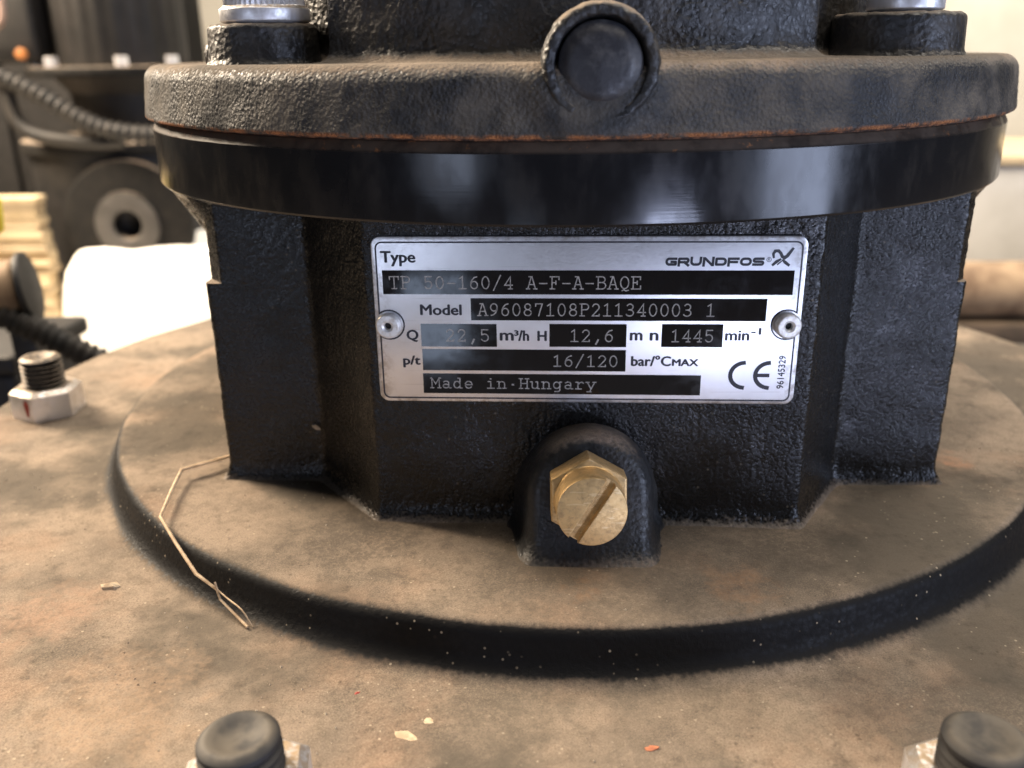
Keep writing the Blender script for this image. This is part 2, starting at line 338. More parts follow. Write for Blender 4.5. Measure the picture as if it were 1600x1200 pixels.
# square column body, corners turned down to a cylinder above z = 62
poly = [(-105, -92.6), (-74.2, -91.8), (-52.3, -117), (63.6, -116.8), (80.0, -90.6), (111.6, -89.2), (111.6, 92), (-105, 92)]
po = np.array(fillet(poly, [2.0, 3.5, 2.2, 2.2, 3.5, 2.0, 5, 5], closed=True, n=6))
ths = np.concatenate([np.linspace(-PI*0.42, PI*0.42, 900, endpoint=False), np.linspace(PI*0.42, 2*PI-PI*0.42, 160, endpoint=False)])
def polyr(th):
    d = np.array([math.sin(th), -math.cos(th)]); best = 0
    A = po; B = np.roll(po, -1, 0); e = B-A
    den = d[0]*e[:, 1]-d[1]*e[:, 0]; den[np.abs(den) < 1e-9] = 1e-9
    tt = (A[:, 0]*e[:, 1]-A[:, 1]*e[:, 0])/den; uu = (A[:, 0]*d[1]-A[:, 1]*d[0])/den
    ok = (uu >= -1e-6) & (uu <= 1+1e-6) & (tt > 0); return tt[ok].max() if ok.any() else 110.0
rp = np.array([polyr(t_) for t_ in ths])
rcyl = np.array([3*math.sin(t_)+math.sqrt(138.3**2-(3*math.cos(t_))**2) for t_ in ths])
zs = np.concatenate([np.linspace(-1.5, 5.6, 16), np.linspace(6.6, 61.4, 52), [62.0, 62.1, 62.7], np.linspace(64, 85.0, 34), np.linspace(85.2, 86.2, 6), [86.9, 87.4]])
R = []
for z in zs:
    r = rp.copy()
    if z < 5.6:
        u = max(0.0, min(1.0, 1-max(z+1.3, 0)/6.9)); r = r+6.2*(1-math.sqrt(max(0, 1-u*u)))
    if z > 62.05: r = np.minimum(r, rcyl)
    if z > 72:
        wgt = smooth01(np.abs((ths+PI) % (2*PI)-PI), rad(49.2), rad(51.5)); r = r+wgt*np.maximum(0, 130.6+max(0, z-71.5)*.62-r)
    if z > 85.0: r = r+np.maximum(0, 137.6+(z-86.2)*.4-r)*smooth01(z, 85.0, 86.2)
    R.append(r)
R = np.array(R); P = np.stack([R*np.sin(ths), -R*np.cos(ths), np.repeat(zs[:, None], len(ths), 1)], 2)
V, F = grid(P)
V = np.array(V)
for v in V:
    if -1 < v[2] < 85: v[:2] *= 1+0.0016*noise.noise(Vector(v)*0.9)+0.0022*noise.noise(Vector(v)*0.12)
mesh('column_body', V, F, M_column, pump, True, 50)

# turned ring, rusty joint, cap flange
mesh('machined_ring', *lathe(fillet([(136.5, 86.9), (141.2, 86.9), (141.6, 87.5), (141.6, 102.9), (140.2, 105.5), (120, 105.5)], [0, .2, .3, .6, .7, 0], n=4), 480), M_ring, pump, True, 35)
mesh('gasket', *lathe([(139.7, 105.0), (140.0, 105.9), (139.7, 106.6)], 360), M_gasket, pump)
prof = fillet([(120, 106.1), (143.4, 106.1), (141.7, 121.6), (104, 122.0)], [0, 0.9, 4.6, 0], n=8)
P2 = []
for i, p in enumerate(prof):
    P2.append(p)
    if i < len(prof)-1:
        d = np.hypot(*(prof[i+1]-p)); k = int(d//1.1) if p[0] > 130 or i else int(d//4)
        for q in range(1, k+1): P2.append(p+(prof[i+1]-p)*q/(k+1))
V, F = lathe(P2, 1000, th0=-PI)
V = np.array(V)
for v in V:
    if v[1] < 40:
        a_ = noise.noise(Vector(v)*0.55)*0.13+noise.noise(Vector(v)*0.13)*0.25; rr = math.hypot(v[0], v[1])
        dd = math.hypot(v[0]-6.3, v[2]-120.2); a_ += 1.9*float(smooth01(-dd, -19, -11.5))*(1 if v[1] < -100 else 0)
        v[:2] *= 1+a_/rr; v[2] += a_*0.4*float(smooth01(v[2], 113, 120.5)) if dd > 22 else 0
mesh('motor_flange', V, F, M_cap, pump, True)

# round boss in the cap with its black plug
fr = frame((6.3, -125, 120.6), (0.02, -1, 0.03))
bp = fillet([(12.9, 0), (12.7, 15), (11.9, 19.5), (9.7, 19.1), (9.1, 15), (9.0, 8), (.1, 8)], [0, 3, 2.6, .8, 0, 0, 0], n=6)
V, F = lathe(bp, 128, fr); V = jitter(V, 0.5, 0.28); mesh('plug_boss', V, F, M_motor, pump, True)
V, F = lathe(fillet([(8.9, 12), (8.9, 17.9), (6.5, 19.6), (0.02, 20.2)], [0, 1, 4, 0], n=5), 72, fr); mesh('round_plug', jitter(V, 0.2, 0.15), F, M_plug, pump, True)

# motor end shield above the cap
prof = fillet([(126, 120.8), (117.5, 123), (116.8, 142.5), (108, 146), (104, 170), (104, 420), (60, 440), (1, 442)], [0, 3.5, 4, 3, 3, 15, 5, 0], n=5)
P2 = []
for i, p in enumerate(prof):
    P2.append(p)
    if i < len(prof)-1 and p[1] < 148:
        d = np.hypot(*(prof[i+1]-p)); k = int(d//1.5)
        for q in range(1, k+1): P2.append(p+(prof[i+1]-p)*q/(k+1))
def shield(tt, r, h):
    a = math.degrees((tt+PI/2+PI) % (2*PI)-PI)         # 0 = towards the plate
    if h > 150: return r+2.5*max(0, math.cos(tt*60))*(1 if h < 425 else 0)
    wv = float(smooth01(abs(a), 31.0, 34.5)); return r-wv*11*(1 if r < 122 else 0.2)
V, F = lathe(P2, 720, rf=shield); V = np.array(V)
for v in V:
    if v[2] < 148: v[:2] *= 1+(noise.noise(Vector(v)*0.5)*0.3+noise.noise(Vector(v)*0.14)*0.4)/110
mesh('motor_shell', V, F, M_motor, pump, True, 60)

def lug(x, y, R_, ztop):
    V, F = lathe(fillet([(R_+2.0, 120.6), (R_+.4, 123.0), (R_, ztop), (1, ztop)], [0, 3, 1.6, 0], n=5)[:], 72, frame((x, y, 0), (0, 0, 1)))
    V = jitter(V, 0.4, 0.28); o = mesh('mounting_lug', V, F, M_motor, pump, True); return o
lug(-81.8, -87.5, 14.2, 131.6); lug(85.2, -84.5, 16.2, 132.0)
V, F = box(-100, -84, -86, -40, 119, 128, 3); mesh('lug_rib', jitter(V, .5, .4), F, M_motor, pump)
V, F = lathe(fillet([(1, 119), (5, 119.5), (5, 126.5), (1, 127)], [0, 1, 2, 0]), 32, frame((96.6, -86, 0), (0, 0, 1))); mesh('lug_rib', V, F, M_motor, pump)

def flange_nut(x, y, z, r, label=None):
    p = fillet([(r-1.2, z), (r, z+.6), (r, z+3.6), (r-1.5, z+4.4), (r-2.4, z+12), (r-4, z+13), (4, z+13)], 0.4, n=2)
    V, F = lathe(p, 192, frame((x, y, 0), (0, 0, 1)), rf=lambda t_, rr, h: rr+(0.28*math.cos(48*t_) if z+4.0 < h < z+12.5 else 0))
    return mesh('flange_nut', V, F, M_zinc, pump, True, 45)
flange_nut(-80.6, -88, 131.7, 11.8); flange_nut(85.6, -87.5, 132.1, 9.4)

# inclined boss at the foot of the column, brass vent plug screwed into it
ax = Vector((0.035, -math.cos(rad(18)), math.sin(rad(18)))); ob = np.array((5.7, -116.8, 11.0))
_, _, _, A = frame(ob, ax); X = np.array((1.0, 0, 0.0)); X = X-A*(X@A); X /= np.linalg.norm(X); Y = np.cross(A, X); Y = Y if Y[2] > 0 else -Y
def arch(r, legs):
    q = [(r*math.cos(t_), r*math.sin(t_)) for t_ in np.linspace(0, PI, 41)]
    return np.array(q+[(-r, -legs*k/28) for k in range(1, 29)]+[(r, -legs*(1-k/28)) for k in range(0, 28)])
rings = []
for d_, r_ in [(-4, 20.2), (0, 19.8), (1.5, 18.7), (3.5, 18.0), (7, 17.6), (11, 17.1), (14, 16.6), (15.6, 16.0), (16.9, 15.0), (17.7, 13.9), (18, 12.8), (18, 9), (18, 4), (18, 0.02)]:
    a_ = arch(r_, 19); pr = ob+np.outer(a_[:, 0], X)+np.outer(a_[:, 1], Y)+A*d_
    for v in pr:                                               # foot fillet running into the plinth
        u = 1-min(1, max(v[2]+1.2, 0)/6.7); e = 4.8*(1-math.sqrt(max(0, 1-u*u)))
        v[0] += e*np.sign(v[0]-5.7)*float(smooth01(abs(v[0]-5.7), 8, 12.5)); v[1] -= e*float(smooth01(d_, 13, 17))
    rings.append(pr)
V, F = grid(np.array(rings), True)
V = jitter(V, 0.3, 0.12); mesh('vent_boss', V, F, M_smooth, pump, True)
A2 = np.array(Vector((0.055, -math.cos(rad(9)), math.sin(rad(9)))).normalized()); X2 = np.array((1.0, 0, 0)); X2 = X2-A2*(X2@A2); X2 /= np.linalg.norm(X2); Y2 = np.cross(A2, X2); Y2 = Y2 if Y2[2] > 0 else -Y2
frp = (np.array((5.9, -141.7, 19.2))-A2*7.6, X2, Y2, A2)
hexa = fillet([(10.9*math.cos(PI/6+k*PI/3+rad(1)), 10.9*math.sin(PI/6+k*PI/3+rad(1))) for k in range(6)], 0.5, closed=True, n=2)
vent = mesh('vent_plug', *prism(hexa, 0.0, 7.6, frp, 0.7), M_brass, pump, True, 30)
cp = fillet([(9.3, 7.2), (8.6, 7.9), (8.5, 14.2)], [0, .5, 0])
mesh('plug_collar', *lathe(cp+[(0.1, 14.2)], 96, frp), M_brass, vent, True, 35)
sa = rad(58); hw = 1.28; Rr = 8.5
for sg in (1, -1):                                             # the two halves of the slotted face
    a0 = math.asin(hw/Rr); arc = [(Rr*math.cos(t_), Rr*math.sin(t_)) for t_ in np.linspace(a0, PI-a0, 44)]
    oc = [(x_*math.cos(sa)-sg*y_*math.sin(sa), x_*math.sin(sa)+sg*y_*math.cos(sa)) for x_, y_ in arc]
    if sg < 0: oc = oc[::-1]
    mesh('slotted_half', *prism(oc, 14.2, 16.4, frp, 0.32, bottom=False), M_brass, vent, True, 30)

# stud bolts through the flange
def stud(x, y, ztop, rot, znut=0.0, marked=False, znb=-11.6, tilt=0.0, mat=None):
    fr = frame((x, y, 0), (tilt, 0, 1)); p = [(7.7, -60)]
    z = -20.0
    while z < ztop-2.4: p += [(7.9, z), (7.9, z+.35), (7.0, z+1.0), (7.0, z+1.2)]; z += 1.9
    p += [(7.8, ztop-1.7), (7.7, ztop-.9), (6.6, ztop), (5.6, ztop+.1), (4.2, ztop-.5), (2.2, ztop-1.1), (0.05, ztop-1.2)]
    st_ = mesh('stud_bolt', *lathe(p, 56, fr), mat or M_stud, pump, True, 35)
    hx = fillet([(13.6*math.cos(rot+k*PI/3), 13.6*math.sin(rot+k*PI/3)) for k in range(6)], 0.4, closed=True, n=2)
    O = np.array(hx); ang = np.arctan2(O[:, 1], O[:, 0]); R0 = []
    rr = np.hypot(*O.T)
    for sc, h, dome in ((1, znb-.2, 0), (1, znut-1.0, 1), (0.90, znut, 0), (0.57, znut, 0)):
        hh = np.full(len(O), h)
        if dome: hh = znut-0.1-(rr-11.6)*0.8                  # chamfer arcs on the flats
        q = O*sc if not sc == 0.90 else O/rr[:, None]*11.5
        if sc == 0.57: q = O/rr[:, None]*8.0
        R0.append(fr[0]+np.outer(q[:, 0], fr[1])+np.outer(q[:, 1], fr[2])+np.outer(hh, fr[3]))
    nut = mesh('hex_nut', *grid(np.array(R0)), M_zinc, st_, True, 25)
    return st_, nut, fr
st1, nut1, fr1 = stud(-211.0, -10.0, 12.0, rad(36))
# red paint daub on the nut's front face
f0 = rad(36)+PI/3*4-PI/6
nx = fr1[1]*math.cos(rad(36)-PI/2)+fr1[2]*math.sin(rad(36)-PI/2)
ba = max(range(6), key=lambda k: (fr1[1]*math.cos(rad(66)+k*PI/3)+fr1[2]*math.sin(rad(66)+k*PI/3))@np.array((-0.2, -1, 0)))
ang = rad(66)+ba*PI/3; n_ = fr1[1]*math.cos(ang)+fr1[2]*math.sin(ang); sdir = np.cross([0, 0, 1.], n_)
dc = fr1[0]+n_*11.86+np.array((0, 0, -6.2))+sdir*3.2
V = [dc+sdir*1.5*math.cos(q)*(1+.15*math.sin(3*q))+np.array((0, 0, 1))*3.7*math.sin(q) for q in np.linspace(0, 2*PI, 20, endpoint=False)]
mesh('paint_daub', V, [tuple(range(20))], M_red, nut1, False)
stud(-60.6, -210.6, 5.0, rad(12), -4.0, tilt=-0.02, mat=M_stud2)
stud(77.6, -204.8, 5.0, rad(22), -4.0, mat=M_stud2)

# ------------------------------------------------------------------ the type plate
PY = -117.0; TH = 0.9; PF = PY-TH                              # front of plate
def rrect(x0, x1, z0, z1, r, n=8): return fillet([(x0, z0), (x1, z0), (x1, z1), (x0, z1)], r, closed=True, n=n)
frn = (np.array((0., PY+0.6, 0.)), np.array((1., 0, 0)), np.array((0, 0, 1.)), np.array((0, -1., 0)))
plate = mesh('type_plate', *prism(rrect(-50.0, 59.4, 35.9, 80.5, 2.6), 0, TH+0.6, frn, 0.35), M_alu, pump, True, 30)
plate['label'] = 'silver riveted type plate with black data bars'
def flat(name, polys, mat, lift, parent=None, smooth=False):
    """polys: list of 2D outlines (x,z) laid on the plate"""
    mb = MB()
    for i, pl in enumerate(polys): mb.add([(p[0], PF-lift, p[1]) for p in pl], [tuple(range(len(pl)))])
    return mb.build(name, mat, parent or plate, False)
def ribbon(path, wd, closed=False, caps=True):
    pts = [np.array(p, float) for p in path]; n = len(pts); w_ = wd if hasattr(wd, '__len__') else [wd]*n; Lr = []; Rr_ = []
    for i, p in enumerate(pts):
        if closed: a = p-pts[i-1]; b = pts[(i+1) % n]-p
        else: a = p-pts[i-1] if i else pts[1]-p; b = pts[i+1]-p if i < n-1 else p-pts[i-1]
        a = a/max(np.hypot(*a), 1e-9); b = b/max(np.hypot(*b), 1e-9); tg = a+b; l_ = np.hypot(*tg); tg = tg/l_ if l_ > .1 else a
        nn = np.array([-tg[1], tg[0]]); k = 1/max(0.45, (nn@np.array([-a[1], a[0]]))); e = w_[i]/2
        q = p.copy()
        if caps and not closed and i == 0: q = p-a*e*.9
        if caps and not closed and i == n-1: q = p+a*e*.9
        Lr.append(q+nn*e*k); Rr_.append(q-nn*e*k)
    return Lr, Rr_
def strokes(name, items, mat, lift, parent=None):
    """items: list of (path, width, closed)"""
    mb = MB()
    for i, (path, wd, cl) in enumerate(items):
        L_, R_ = ribbon(path, wd, cl); n = len(L_); y = PF-lift-0.0012*(i % 12)
        V = [(p[0], y, p[1]) for p in L_]+[(p[0], y, p[1]) for p in R_]
        mb.add(V, [(k, n+k, n+(k+1) % n, (k+1) % n) for k in range(n if cl else n-1)])
    return mb.build(name, mat, parent or plate, False)
# border line with bites round the rivets
RVL, RVR = (-46.3, 57.3), (55.9, 57.7)
bo = []
x0, x1, z0, z1 = -48.75, 58.1, 37.0, 79.0; rb = 3.9
hl = math.sqrt(rb**2-(x0-RVL[0])**2); hr = math.sqrt(rb**2-(x1-RVR[0])**2)
arcR = [(RVR[0]-rb*math.cos(q), RVR[1]+rb*math.sin(q)) for q in np.linspace(-(PI-math.atan2(hr, x1-RVR[0])), PI-math.atan2(hr, x1-RVR[0]), 20)]
aL = PI-math.atan2(hl, RVL[0]-x0)
arcL = [(RVL[0]+rb*math.cos(q), RVL[1]+rb*math.sin(q)) for q in np.linspace(aL, -aL, 20)]
path = arcR+fillet([arcR[-1], (x1, z1), (x0, z1), arcL[0]], [0, 1.6, 1.6, 0], n=6)[1:-1]+arcL+fillet([arcL[-1], (x0, z0), (x1, z0), arcR[0]], [0, 1.6, 1.6, 0], n=6)[1:-1]
strokes('border_line', [(path, 0.42, True)], M_ink, 0.03)
# black data bars
for (a, b, c, d) in [(-47.4, 56.6, 65.5, 71.8), (-24.8, 50.5, 58.6, 64.5), (-38.1, -18.2, 51.4, 57.6), (-4.5, 15.4, 51.5, 57.7), (24.4, 40.0, 51.6, 57.8), (-38.0, 15.4, 44.8, 50.7), (-38.1, 35.1, 38.3, 43.9)]:
    flat('data_bar', [[(a, c), (b, c), (b, d), (a, d)]], M_print, 0.04)
# typewriter strokes, cell 6 wide, capitals 7 high
def el(cx, cy, rx, ry, a0=0, a1=360, n=18): return [(cx+rx*math.cos(rad(a)), cy+ry*math.sin(rad(a))) for a in np.linspace(a0, a1, n)]
G = {
 'T': [[(.5, 5.3), (.5, 7), (5.5, 7), (5.5, 5.3)], [(3, 7), (3, 0)], [(1.7, 0), (4.3, 0)]],
 'P': [[(.5, 7), (3.5, 7)]+el(3.5, 5.3, 1.8, 1.7, 80, -80, 9)+[(3.5, 3.6), (1.5, 3.6)], [(1.5, 7), (1.5, 0)], [(.5, 0), (3, 0)]],
 '5': [[(4.7, 7), (1.4, 7), (1.4, 3.9)]+el(2.9, 2.2, 2.0, 2.2, 125, -150, 14)],
 '0': [el(3, 3.5, 1.95, 3.5, 0, 345, 20)+[(4.95, 3.5)]], '-': [[(1, 3.1), (5, 3.1)]],
 '1': [[(1.4, 5.9), (3, 7), (3, 0)], [(1.1, 0), (4.9, 0)]],
 '6': [[(4.6, 6.9), (3.2, 6.5), (2, 5.2), (1.3, 3.6)]+el(3, 2.15, 1.85, 2.15, 160, 500, 20)],
 '9': [[(1.4, .1), (2.8, .5), (4, 1.8), (4.7, 3.4)]+el(3, 4.85, 1.85, 2.15, -20, 320, 20)],
 '/': [[(1, -.9), (5, 7.8)]], '4': [[(4, 0), (4, 7), (.9, 2.1), (5.1, 2.1)], [(2.9, 0), (5, 0)]],
 'A': [[(.9, 0), (2.8, 7), (3.2, 7), (5.1, 0)], [(1.6, 7), (3, 7)], [(1.6, 2.5), (4.4, 2.5)], [(.1, 0), (1.9, 0)], [(4.1, 0), (5.9, 0)]],
 'F': [[(1.5, 0), (1.5, 7)], [(.5, 7), (5.3, 7), (5.3, 5.4)], [(1.5, 3.6), (3.6, 3.6)], [(3.6, 4.5), (3.6, 2.7)], [(.5, 0), (3, 0)]],
 'B': [[(.4, 7), (3.3, 7)]+el(3.3, 5.35, 1.7, 1.65, 80, -80, 9)+[(3.3, 3.7), (1.3, 3.7)], [(3.4, 3.7)]+el(3.5, 1.85, 1.9, 1.85, 80, -80, 9)+[(3.5, 0), (.4, 0)], [(1.3, 7), (1.3, 0)]],
 'Q': [el(3, 3.6, 2.2, 3.4, 0, 345, 20)+[(5.2, 3.6)], [(1.7, -1), (2.7, -.4), (3.7, -1.1), (5.1, -.7)]],
 'E': [[(1.3, 0), (1.3, 7)], [(.4, 7), (5.1, 7), (5.1, 5.4)], [(1.3, 3.6), (3.4, 3.6)], [(3.4, 4.5), (3.4, 2.7)], [(.4, 0), (5.3, 0), (5.3, 1.7)]],
 '8': [el(3, 5.3, 1.6, 1.7, 0, 345, 16)+[(4.6, 5.3)], el(3, 1.8, 1.95, 1.8, 0, 345, 16)+[(4.95, 1.8)]],
 '7': [[(1.1, 5.6), (1.1, 7), (4.8, 7), (2.8, 0)]],
 '2': [el(3, 5.1, 1.8, 1.9, 165, -35, 12)+[(1.1, .0), (4.9, 0), (4.9, .9)]],
 '3': [el(2.9, 5.3, 1.7, 1.7, 150, -80, 12)+[(2.2, 3.6)], el(2.8, 1.8, 2.1, 1.8, 85, -150, 14)],
 ',': [[(3.4, 1.0), (2.9, -.3), (2.3, -1.5)]], '.': [[(2.8, 2.7), (3.2, 2.7)]],
 'M': [[(.9, 0), (.9, 7), (3, 2.9), (5.1, 7), (5.1, 0)], [(.1, 0), (1.8, 0)], [(4.2, 0), (5.9, 0)], [(.1, 7), (.9, 7)], [(5.1, 7), (5.9, 7)]],
 'a': [[(1.3, 4.3), (2.4, 4.9), (3.6, 4.7), (4.2, 3.9), (4.2, .5), (4.6, 0), (5.4, 0)], el(2.6, 1.35, 1.6, 1.35, 0, 345, 14)+[(4.2, 1.35)]],
 'd': [[(3.2, 7), (4.4, 7), (4.4, 0), (5.5, 0)], el(2.6, 2.4, 1.8, 2.4, 0, 345, 16)+[(4.4, 2.4)]],
 'e': [[(1, 2.4), (4.95, 2.4)]+el(3, 2.4, 1.95, 2.45, 15, 320, 16)],
 'i': [[(1.5, 4.8), (3, 4.8), (3, 0)], [(1.1, 0), (4.9, 0)], [(2.8, 6.7), (3.2, 6.7)]],
 'n': [[(.4, 4.8), (1.4, 4.8), (1.4, 0)], [(.4, 0), (2.4, 0)], el(3, 3.2, 1.6, 1.6, 170, 10, 9)+[(4.6, 0)], [(3.6, 0), (5.6, 0)]],
 'H': [[(1.2, 0), (1.2, 7)], [(4.8, 0), (4.8, 7)], [(1.2, 3.6), (4.8, 3.6)], [(.3, 0), (2.2, 0)], [(3.8, 0), (5.7, 0)], [(.3, 7), (2.2, 7)], [(3.8, 7), (5.7, 7)]],
 'u': [[(.3, 4.8), (1.3, 4.8)]+el(2.8, 1.6, 1.5, 1.6, 180, 340, 9), [(3.4, 4.8), (4.4, 4.8), (4.4, 0), (5.4, 0)]],
 'g': [el(2.6, 2.5, 1.8, 2.3, 0, 345, 16)+[(4.4, 2.5)], [(5.4, 4.8), (4.4, 4.8), (4.4, -1), (3.7, -2), (1.6, -2)]],
 'r': [[(.7, 4.8), (2, 4.8), (2, 0)], [(.7, 0), (3.9, 0)], [(2, 3.0), (3, 4.5), (4.2, 4.9), (5.1, 4.1)]],
 'y': [[(.9, 4.8), (3, .2)], [(5.1, 4.8), (2.3, -2)], [(.8, -2), (3.1, -2)], [(.1, 4.8), (1.9, 4.8)], [(4.1, 4.8), (5.9, 4.8)]],
}
def typed(s, xl, xr, zb, hc, wd=0.30):
    cw = (xr-xl)/(len(s)-0.15); k = hc/7.0; kx = cw/6.35; it = []
    for i, ch in enumerate(s):
        for st_ in G.get(ch, []): it.append(([(xl+i*cw+p[0]*kx, zb+p[1]*k) for p in st_], wd*(1.5 if ch in '.,' else 1), False))
    return strokes('etched_text', it, M_etch, 0.06)
typed('TP 50-160/4 A-F-A-BAQE', -45.8, 18.6, 67.0, 3.15)
typed('A96087108P211340003 1', -23.1, 37.6, 59.9, 3.15)
typed('22,5', -31.9, -20.2, 52.95, 3.1)
typed('12,6', 0.6, 12.0, 53.0, 3.1)
typed('1445', 26.6, 37.6, 53.05, 3.1)
typed('16/120', -3.8, 13.3, 46.15, 2.95)
typed('Made in.Hungary', -36.2, 7.6, 39.85, 2.75)
# printed sans lettering from Blender's own font
def sans(s, x0, x1, z0, z1, off=0.012, mat=None, rot=False, name='printed_text', bold=0.15):
    c = bpy.data.curves.new('lettering', 'FONT'); c.body = s; c.size = 1; c.resolution_u = 3
    o = bpy.data.objects.new('lettering', c); COL.objects.link(o)
    dg = bpy.context.evaluated_depsgraph_get(); me = bpy.data.meshes.new_from_object(o.evaluated_get(dg))
    V = np.array([v.co[:2] for v in me.vertices]); F = [tuple(p.vertices) for p in me.polygons]
    bpy.data.objects.remove(o); bpy.data.curves.remove(c); bpy.data.meshes.remove(me)
    if rot: V = np.stack([-V[:, 1], V[:, 0]], 1)
    mn, mx = V.min(0), V.max(0); V = (V-mn)/(mx-mn); V = V*np.array((x1-x0, z1-z0))+np.array((x0, z0))
    mb = MB()
    for i, (dx, dz) in enumerate(((-bold, 0), (0, bold*.6), (bold, 0), (0, -bold*.6), (0, 0))): mb.add([(p[0]+dx, PF-0.05-0.0015*i, p[1]+dz) for p in V], F)
    return mb.build(name, mat or M_ink, plate, False)
sans('Type', -47.5, -38.7, 72.9, 76.7, 0.02)
sans('Model', -37.9, -27.3, 60.0, 62.75, 0.02)
sans('Q', -41.8, -38.9, 52.7, 55.9, 0.02)
sans('m', -17.3, -13.9, 53.2, 55.2, 0.03); sans('3', -13.6, -12.6, 54.5, 55.9, 0.03); sans('/h', -12.5, -9.9, 53.1, 55.9, 0.03)
sans('H', -7.5, -5.3, 53.15, 55.75, 0.03)
sans('m', 16.4, 19.4, 53.4, 55.4, 0.03); sans('n', 21.5, 23.5, 53.4, 55.4, 0.03)
sans('min', 40.7, 46.6, 53.5, 56.1, 0.03); sans('-1', 47.2, 49.5, 55.1, 56.8, 0.03)
sans('p/t', -43.1, -38.7, 45.6, 48.8, 0.02)
sans('bar/°C', 16.9, 27.0, 46.4, 49.2, 0.02); sans('MAX', 27.5, 34.1, 46.5, 48.3, 0.02)
sans('96145329', 54.75, 56.45, 40.4, 49.4, 0.015, rot=True, bold=0.06)
# maker's name: wide heavy capitals drawn as strokes, then the crossed emblem
def wide(ch):
    Rr_ = lambda pts, r=.5, cl=False: fillet(pts, r, closed=cl, n=5)
    return {'G': [Rr_([(2.75, 1.75), (.3, 1.75), (.3, .25), (2.7, .25), (2.7, .95), (1.6, .95)], [0, .7, .7, .1, .05, 0])],
            'R': [Rr_([(.3, 0.), (.3, 1.75), (2.7, 1.75), (2.7, .85), (.5, .85)], [0, .1, .45, .45, 0]), [(1.7, .85), (2.75, .05)]],
            'U': [Rr_([(.3, 2.), (.3, .25), (2.7, .25), (2.7, 2.)], [0, .8, .8, 0])],
            'N': [[(.3, 0), (.3, 1.85), (.55, 1.85), (2.45, .15), (2.7, .15), (2.7, 2.)]],
            'D': [Rr_([(.3, .25), (.3, 1.75), (2.7, 1.75), (2.7, .25)], [.05, .1, .8, .8], True)],
            'F': [[(.3, 0), (.3, 1.75), (2.75, 1.75)], [(.4, .9), (2.4, .9)]],
            'O': [Rr_([(.3, .25), (.3, 1.75), (2.7, 1.75), (2.7, .25)], [.8]*4, True)],
            'S': [Rr_([(2.7, 1.75), (.3, 1.75), (.3, 1.0), (2.7, 1.0), (2.7, .25), (.25, .25)], [0, .4, .35, .35, .4, 0])]}[ch]
it = []; cw = 24.6/8
for i, ch in enumerate('GRUNDFOS'):
    for k, st_ in enumerate(wide(ch)):
        cl = ch in 'DO'; it.append(([(24.5+i*cw+p[0]*cw/3.25+p[1]*0.05, 73.05+p[1]*0.98) for p in st_], 0.64, cl))
strokes('maker_lettering', it, M_ink, 0.05)
strokes('registered_mark', [(el(50.05, 74.55, .55, .55, 0, 345, 18), .13, True), ([(49.88, 74.3), (49.88, 74.85), (50.15, 74.85), (50.2, 74.65), (49.9, 74.55)], .1, False), ([(50.0, 74.55), (50.25, 74.3)], .1, False)], M_ink, 0.05)
def lp(px, py): return (50.9+(px-1145)/130*4.9, 73.1+(255-py)/107*4.35)
strokes('maker_emblem', [
    ([lp(*q) for q in [(1152, 205), (1147, 185), (1158, 166), (1180, 165), (1197, 182), (1206, 200), (1222, 208), (1240, 196), (1272, 152)]], [.5, .65, .75, .75, .75, .8, .9, .85, .6], False),
    ([lp(*q) for q in [(1150, 252), (1172, 232), (1196, 218)]], [.6, .8, .5], False),
    ([lp(*q) for q in [(1212, 222), (1228, 236), (1252, 253)]], [.4, .8, .65], False),
    ([lp(*q) for q in [(1180, 250), (1196, 236), (1208, 226)]], [.3, .35, .2], False)], M_ink, 0.05)
ce = []
def carc(cx): return [(cx+3.75*math.cos(q), 44.0+3.45*math.sin(q)) for q in np.linspace(rad(97), rad(263), 26)]
ce += [(carc(46.35), 1.1, False), (carc(52.75), 1.1, False), ([(49.6, 44.0), (52.2, 44.0)], 1.0, False)]
strokes('ce_mark', ce, M_ink, 0.05)
for (x_, z_) in (RVL, RVR):
    fr = frame((x_, PF+.3, z_), (0.10 if x_ > 0 else -0.06, -1, 0.02))
    rv = mesh('rivet', *lathe(fillet([(2.7, -0.2), (3.35, .6), (3.3, 1.9), (2.9, 2.5), (1.5, 2.55), (0.95, 2.1), (0.9, .9)], [0, .4, .5, .4, .3, .2, 0], n=4), 56, fr), M_rivet, plate, True)
    V, F = lathe([(0.95, 1.1), (0.3, 1.0), (0.02, 1.0)], 24, fr); mesh('rivet_core', V, F, M_hole, plate)

# ------------------------------------------------------------------ debris lying on the pump
stalk = [(-106.0, -81.0, 2.4), (-108.7, -82.6, 2.5), (-119.4, -94.0, 3.0), (-116.9, -108, 2.6), (-113.6, -123.4, 2.6), (-105.2, -133.6, 0.2), (-96.6, -142.5, -3.7), (-89.9, -146.2, -5.9), (-88.8, -147.6, -7.9), (-79.5, -154.9, -11.0)]
sb = MB(); sb.add(*tube(stalk, lambda u: 0.62-.28*u+.06*math.sin(u*40), 7))
sb.add(*tube([(-106, -81, 2.9), (-112, -87.8, 3.0), (-119.2, -94.4, 3.3)], .33, 6))
sb.add(*tube([(-90.3, -146.0, -3.8), (-88.8, -147.6, -7.7)], .3, 6)); sb.add(*tube([(-89.6, -146.6, -5.6), (-86.3, -149.0, -6.6), (-81.3, -152.6, -7.6), (-78.4, -154.6, -11.0)], .22, 6, sub=3))
tag(sb.build('straw', M_straw), 'long bent dry straw hanging over the plinth rim at the left', 'straw')
